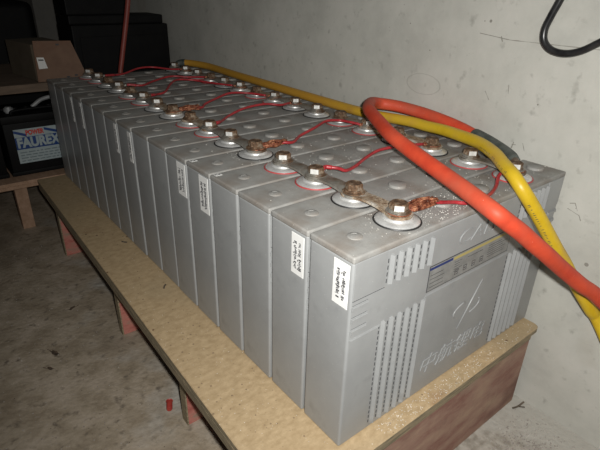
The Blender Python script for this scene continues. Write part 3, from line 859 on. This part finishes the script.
# car batteries on the lower board
def car_battery(x, label):
    root = empty('car_battery', (x, 1.195, 0.0), label, 'battery', 'black car batteries on the lower shelf board')
    w_, d_, h_ = 0.190, 0.16, 0.165
    b = bmesh.new(); box(b, 0, w_, 0, d_, 0.0005, h_ - 0.02, bev=0.004)
    box(b, -0.003, w_ + 0.003, -0.003, d_, 0.0005, 0.012, bev=0.002)
    part('case', b, M['blackplastic'], root, auto=40)
    b = bmesh.new(); box(b, -0.002, w_ + 0.002, -0.002, d_ + 0.002, h_ - 0.02, h_, bev=0.003)
    for i in range(6): lathe(b, [(0, 0.004), (0.008, 0.004), (0.009, 0)], seg=16, c=(0.02 + i * 0.03, d_ * .55, h_))
    part('lid', b, M['blackplastic'], root, auto=40)
    b = bmesh.new(); tube(b, [(0.03, 0.02, h_ - .003), (0.035, 0.02, h_ + 0.008), (0.095, 0.02, h_ + 0.011), (0.155, 0.02, h_ + 0.008), (0.16, 0.02, h_ - .003)], 0.004, seg=8)
    part('handle', b, M['blackplastic'], root)
    for xx in (0.03, 0.15):
        b = bmesh.new(); lathe(b, [(0, 0.016), (0.008, 0.016), (0.0095, 0)], seg=18, c=(xx, 0.045, h_))
        lathe(b, [(0.012, 0.012), (0.0125, 0.004), (0.009, 0.003)], seg=14, c=(xx, 0.045, h_))
        tm = part('terminal', b, M['lead'], root, auto=40)
    b = bmesh.new()
    LX0, LX1, LZ0, LZ1 = 0.022, 0.145, 0.034, 0.128
    box(b, LX0, LX1, -0.0012, 0.0006, LZ0, LZ1, mi=0)
    box(b, LX0, LX1, -0.0015, -0.001, 0.073, 0.106, mi=1)
    # diagonal blue sweeps in the upper strip
    for x0_, l in ((0.022, 0.03), (0.098, 0.035)):
        t = bmesh.new()
        vs = [t.verts.new(p) for p in ((x0_, -0.0015, 0.119), (x0_ + l, -0.0015, 0.106), (x0_ + l, -0.0015, 0.114), (x0_, -0.0015, 0.126))]
        t.faces.new(vs); merge(b, t, 1)
    put_text(b, 'FAUREX', 0.03, (0.081, -0.0018, 0.0895), (1, 0, 0), (0, 0, 1), width=0.110, hscale=1.2, bold=0.0016, mi=0)
    put_text(b, 'POWER', 0.014, (0.074, -0.0018, 0.1165), (1, 0, 0), (0, 0, 1), width=0.046, hscale=1.25, bold=0.0007, mi=2)
    rr = random.Random(2)
    for i in range(4):
        xx = LX0 + 0.006
        while xx < LX1 - 0.012:
            l = rr.uniform(0.006, 0.018)
            box(b, xx, min(xx + l, LX1 - 0.004), -0.0015, -0.001, 0.0625 - i * 0.0078, 0.0655 - i * 0.0078, mi=3)
            xx += l + 0.003
    part('paper_label', b, [M['labelpale'], M['labelblue'], M['labelred'], M['labelgrey']], root)
    return root
car_battery(-0.117, 'black car battery with blue and white label, right behind the far end of the row')
car_battery(-0.320, 'black car battery at the left picture edge, only a corner of its label showing')
# grey clamp lying between the lids
b = bmesh.new(); tube(b, [(-0.03, 1.235, 0.175), (0.0, 1.24, 0.192), (0.04, 1.245, 0.196), (0.075, 1.26, 0.185), (0.085, 1.34, 0.17)], 0.0055, seg=10)
o = link('grey_lead', b, M['lead']); tag(o, 'grey battery lead arching over the labelled car battery under the upper board', 'cable')

# cardboard box with its flap hanging out
cb = empty('cardboard_box', (0.0, 1.25, 0.2475), 'brown cardboard box with white label standing on the upper shelf board', 'box')
b = bmesh.new()
t = bmesh.new()
pl_ = [(-0.010, 1.197), (0.088, 1.200), (0.062, 1.375), (-0.040, 1.350)]
lo_ = [t.verts.new((x, y, 0.2478)) for x, y in pl_]; hi_ = [t.verts.new((x, y, 0.340)) for x, y in pl_]
t.faces.new(lo_[::-1]); t.faces.new(hi_)
for i in range(4): t.faces.new((lo_[i], lo_[(i + 1) % 4], hi_[(i + 1) % 4], hi_[i]))
bmesh.ops.bevel(t, geom=t.edges[:], offset=0.0012, segments=1, affect='EDGES')
merge(b, t)
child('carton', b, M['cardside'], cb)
b = bmesh.new()
t = bmesh.new()
f_ = [(-0.011, 1.1805, 0.2480), (0.117, 1.1805, 0.2480), (0.089, 1.192, 0.346), (-0.004, 1.192, 0.349)]
bk = [(x, y + 0.003, z) for x, y, z in f_]
vv = [t.verts.new(p) for p in f_ + bk]
for q in ((0, 1, 2, 3), (7, 6, 5, 4), (0, 4, 5, 1), (1, 5, 6, 2), (2, 6, 7, 3), (3, 7, 4, 0)): t.faces.new([vv[i] for i in q])
merge(b, t)
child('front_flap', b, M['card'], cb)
b = bmesh.new()
lab = [(-0.003, 0.309), (0.014, 0.308), (0.019, 0.281), (-0.0025, 0.280)]
t = bmesh.new()
fy = lambda z: 1.1805 + (z - 0.248) * (0.0115 / 0.1)
t.faces.new([t.verts.new((x, fy(z) - 0.0008, z)) for x, z in reversed(lab)])
merge(b, t)
t = bmesh.new(); t.faces.new([t.verts.new((x, fy(z) - 0.0012, z)) for x, z in reversed([(0.000, 0.304), (0.012, 0.3035), (0.013, 0.300), (0.000, 0.3005)])]); merge(b, t, 1)
bmesh.ops.recalc_face_normals(b, faces=b.faces)
child('paper_label', b, [M['white'], M['ink']], cb)
b = bmesh.new()
for x, z in ((0.050, 0.338), (0.083, 0.2585), (0.062, 0.2555)): box(b, x, x + 0.008, fy(z) - .0006, fy(z) + .001, z - 0.002, z + 0.002)
child('hand_slot', b, M['ink'], cb)

# black equipment behind
b = bmesh.new(); box(b, -0.36, 0.096, 1.53, 1.72, 0.0, 0.427, bev=0.028, seg=5)
o = link('equipment_case', b, M['blackplastic']); autosmooth(o, 40)
o.location = (0, 0.05, 0)
o.scale = (1, 1, 1)
tag(o, 'large black rounded case standing behind the cardboard box', 'case')
# the case's own plinth reaches the floor
b = bmesh.new(); box(b, -0.34, 0.08, 0, 0.17, ZF, 0.0, bev=0.004)
pl = link('base', b, M['blackplastic'], o); pl.location = (0, 1.54, 0)

cab = empty('black_cabinet', (0.33, 1.40, ZF), 'tall matt black cabinet standing in the dark behind the row', 'cabinet')
b = bmesh.new(); box(b, 0.135, 0.436, 1.335, 1.48, ZF, 0.372, bev=0.004); child('body', b, M['blackplastic'], cab)
b = bmesh.new(); box(b, 0.135, 0.428, 1.350, 1.47, 0.3722, 0.398, bev=0.004); child('top_cover', b, M['blackplastic'], cab)
b = bmesh.new(); box(b, 0.135, 0.315, 1.360, 1.47, 0.3982, 0.70, bev=0.004); child('upper_housing', b, M['blackplastic'], cab)
b = bmesh.new(); box(b, 0.155, 0.42, 1.3300, 1.3346, 0.0, 0.34, bev=0.001); child('door', b, M['blackplastic'], cab)

# ---------------------------------------------------------------- small things on the floor and bench
b = bmesh.new()
lathe(b, [(0, 0.019), (0.0042, 0.019), (0.0052, 0.017), (0.0052, 0.001), (0.0062, 0.0), (0, 0.0)], seg=18)
bmesh.ops.rotate(b, verts=b.verts, cent=(0, 0, 0), matrix=Matrix.Rotation(math.radians(90), 3, 'X'))
bmesh.ops.rotate(b, verts=b.verts, cent=(0, 0, 0), matrix=Matrix.Rotation(math.radians(-25), 3, 'Z'))
o = link('plastic_cap', b, M['redcap'], None, (-0.072, 0.345, ZF + 0.0062)); autosmooth(o, 40)
tag(o, 'small dark red plastic cap lying on the floor beside the bench', 'cap')
def leaf(x, y, s, rot, label):
    b = bmesh.new(); rr = random.Random(int(x * 1000))
    n = 12; top = []; bot = []
    for i in range(n):
        a = 2 * math.pi * i / n
        r = s * (0.6 + 0.4 * rr.random()) * (1 if i % 2 else 0.75)
        z = 0.001 + 0.003 * abs(math.sin(a * 1.5)) * s / 0.01
        top.append(b.verts.new((1.6 * r * math.cos(a), 0.6 * r * math.sin(a), z + 0.0008)))
        bot.append(b.verts.new((1.6 * r * math.cos(a), 0.6 * r * math.sin(a), z)))
    ct = b.verts.new((0, 0, 0.0022)); cbm = b.verts.new((0, 0, 0.0012))
    for i in range(n):
        j = (i + 1) % n
        b.faces.new((ct, top[i], top[j])); b.faces.new((cbm, bot[j], bot[i])); b.faces.new((top[i], bot[i], bot[j], top[j]))
    tube(b, [(1.4 * s, 0, 0.0015), (2.2 * s, 0.15 * s, 0.0015)], 0.0006, seg=6, spline=0)
    o = link('dry_leaf', b, M['leaf'], None, (x, y, ZF - 0.0006)); o.rotation_euler = (0, 0, rot)
    tag(o, label, 'leaf', 'dry leaves on the dirty floor')
leaf(-0.126, 0.733, 0.008, 0.3, 'small dark dry leaf on the floor, the farther one')
leaf(-0.196, 0.600, 0.010, 1.9, 'larger crumpled dark leaf on the floor left of the bench')
leaf(-0.215, 0.560, 0.007, 2.2, 'small dark leaf beside the larger crumpled one')
# little sticks on the bench top
for (x, y, a, lab) in ((-0.018, 0.445, 0.9, 'short dark splinter on the bench, nearer the camera'), (-0.014, 0.652, 2.2, 'tiny dark splinter on the bench against the batteries')):
    b = bmesh.new(); tube(b, [(-0.006, 0, 0.0012), (0, 0.0008, 0.0016), (0.006, 0, 0.0012)], 0.0014, seg=8)
    o = link('wood_splinter', b, M['stick'], None, (x, y, 0)); o.rotation_euler = (0, 0, a); tag(o, lab, 'splinter', 'splinters on the bench')
# twig against the wall foot
b = bmesh.new(); tube(b, [(0.405, -0.030, ZF + 0.002), (0.415, -0.034, ZF + 0.003), (0.428, -0.037, ZF + 0.008)], 0.0016, seg=8)
tube(b, [(0.415, -0.034, ZF + 0.003), (0.424, -0.042, ZF + 0.002)], 0.0011, seg=6, spline=2)
tag(link('twig', b, M['stick']), 'short dark twig at the foot of the wall by the bench corner', 'twig')

def grains(name, spots, m, label, cat, seed, zf):
    r = random.Random(seed); b = bmesh.new()
    for (x, y, s) in spots(r):
        z = zf(x, y)
        h = s * r.uniform(0.6, 1.1)
        a = r.uniform(0, 3.14)
        base = [b.verts.new((x + s * math.cos(a + k * 2.09) * r.uniform(.7, 1.1), y + s * math.sin(a + k * 2.09) * r.uniform(.7, 1.1), z)) for k in range(3)]
        t1 = b.verts.new((x + r.uniform(-.3, .3) * s, y + r.uniform(-.3, .3) * s, z + h))
        b.faces.new(base[::-1])
        for k in range(3): b.faces.new((base[k], base[(k + 1) % 3], t1))
    tag(link(name, b, m), label, cat, kind='stuff')
def spots_bench(r):
    out = []
    for i in range(380):
        x = 0.06 + abs(r.gauss(0, 1)) * 0.17
        if x > 0.42: continue
        out.append((x, r.uniform(-0.0245, -0.004), r.uniform(0.0005, 0.0011)))
    for i in range(60): out.append((r.uniform(-0.09, -0.005), r.uniform(0.0, 0.4), r.uniform(0.0004, 0.0008)))
    return out
grains('plaster_grains', spots_bench, M['grit'], 'scattered pale grains along the front edge of the bench', 'grains', 11, lambda x, y: 0.0)
def spots_tops(r):
    out = []
    while len(out) < 620:
        c = r.choice(((0.17, 0.02, .045, .018), (0.12, 0.03, .03, .02), (0.13, 0.33, .05, .03), (0.18, 0.2, .06, .05), (0.22, 0.05, .08, .025), (0.36, 0.05, .04, .05), (0.31, 0.28, .05, .08)))
        x, y = r.gauss(c[0], c[2]), r.gauss(c[1], c[3])
        if not (0.003 < x < W - 0.003 and 0.003 < y < 16 * D - 0.004): continue
        if y % D > BODY_D - 0.001 or y % D < 0.003: continue
        if any(math.hypot(x - tx, y % D - BODY_D * .5) < 0.029 for tx in (XL, XR)): continue
        if any(math.hypot(x - tx, y % D - BODY_D * .5) < 0.0125 for tx in (0.033, 0.18, 0.26, 0.403)): continue
        out.append((x, y, r.uniform(0.0004, 0.0010)))
    return out
grains('plaster_crumbs', spots_tops, M['grit'], 'pale crumbs scattered over the tops of the front batteries', 'crumbs', 12, lambda x, y: H)
def spots_floor(r):
    out = []
    for i in range(700):
        x = r.gauss(0.345, 0.035); y = r.gauss(-0.095, 0.03)
        if x < 0.436 and y < -0.03: out.append((x, y, r.uniform(0.0008, 0.0024)))
    for i in range(900): out.append((r.uniform(-0.45, -0.105), r.uniform(0.15, 1.1), r.uniform(0.0006, 0.0019)))
    return out
grains('floor_grit', spots_floor, M['pebble'], 'loose grit scattered over the dirty floor', 'grit', 13, lambda x, y: ZF)
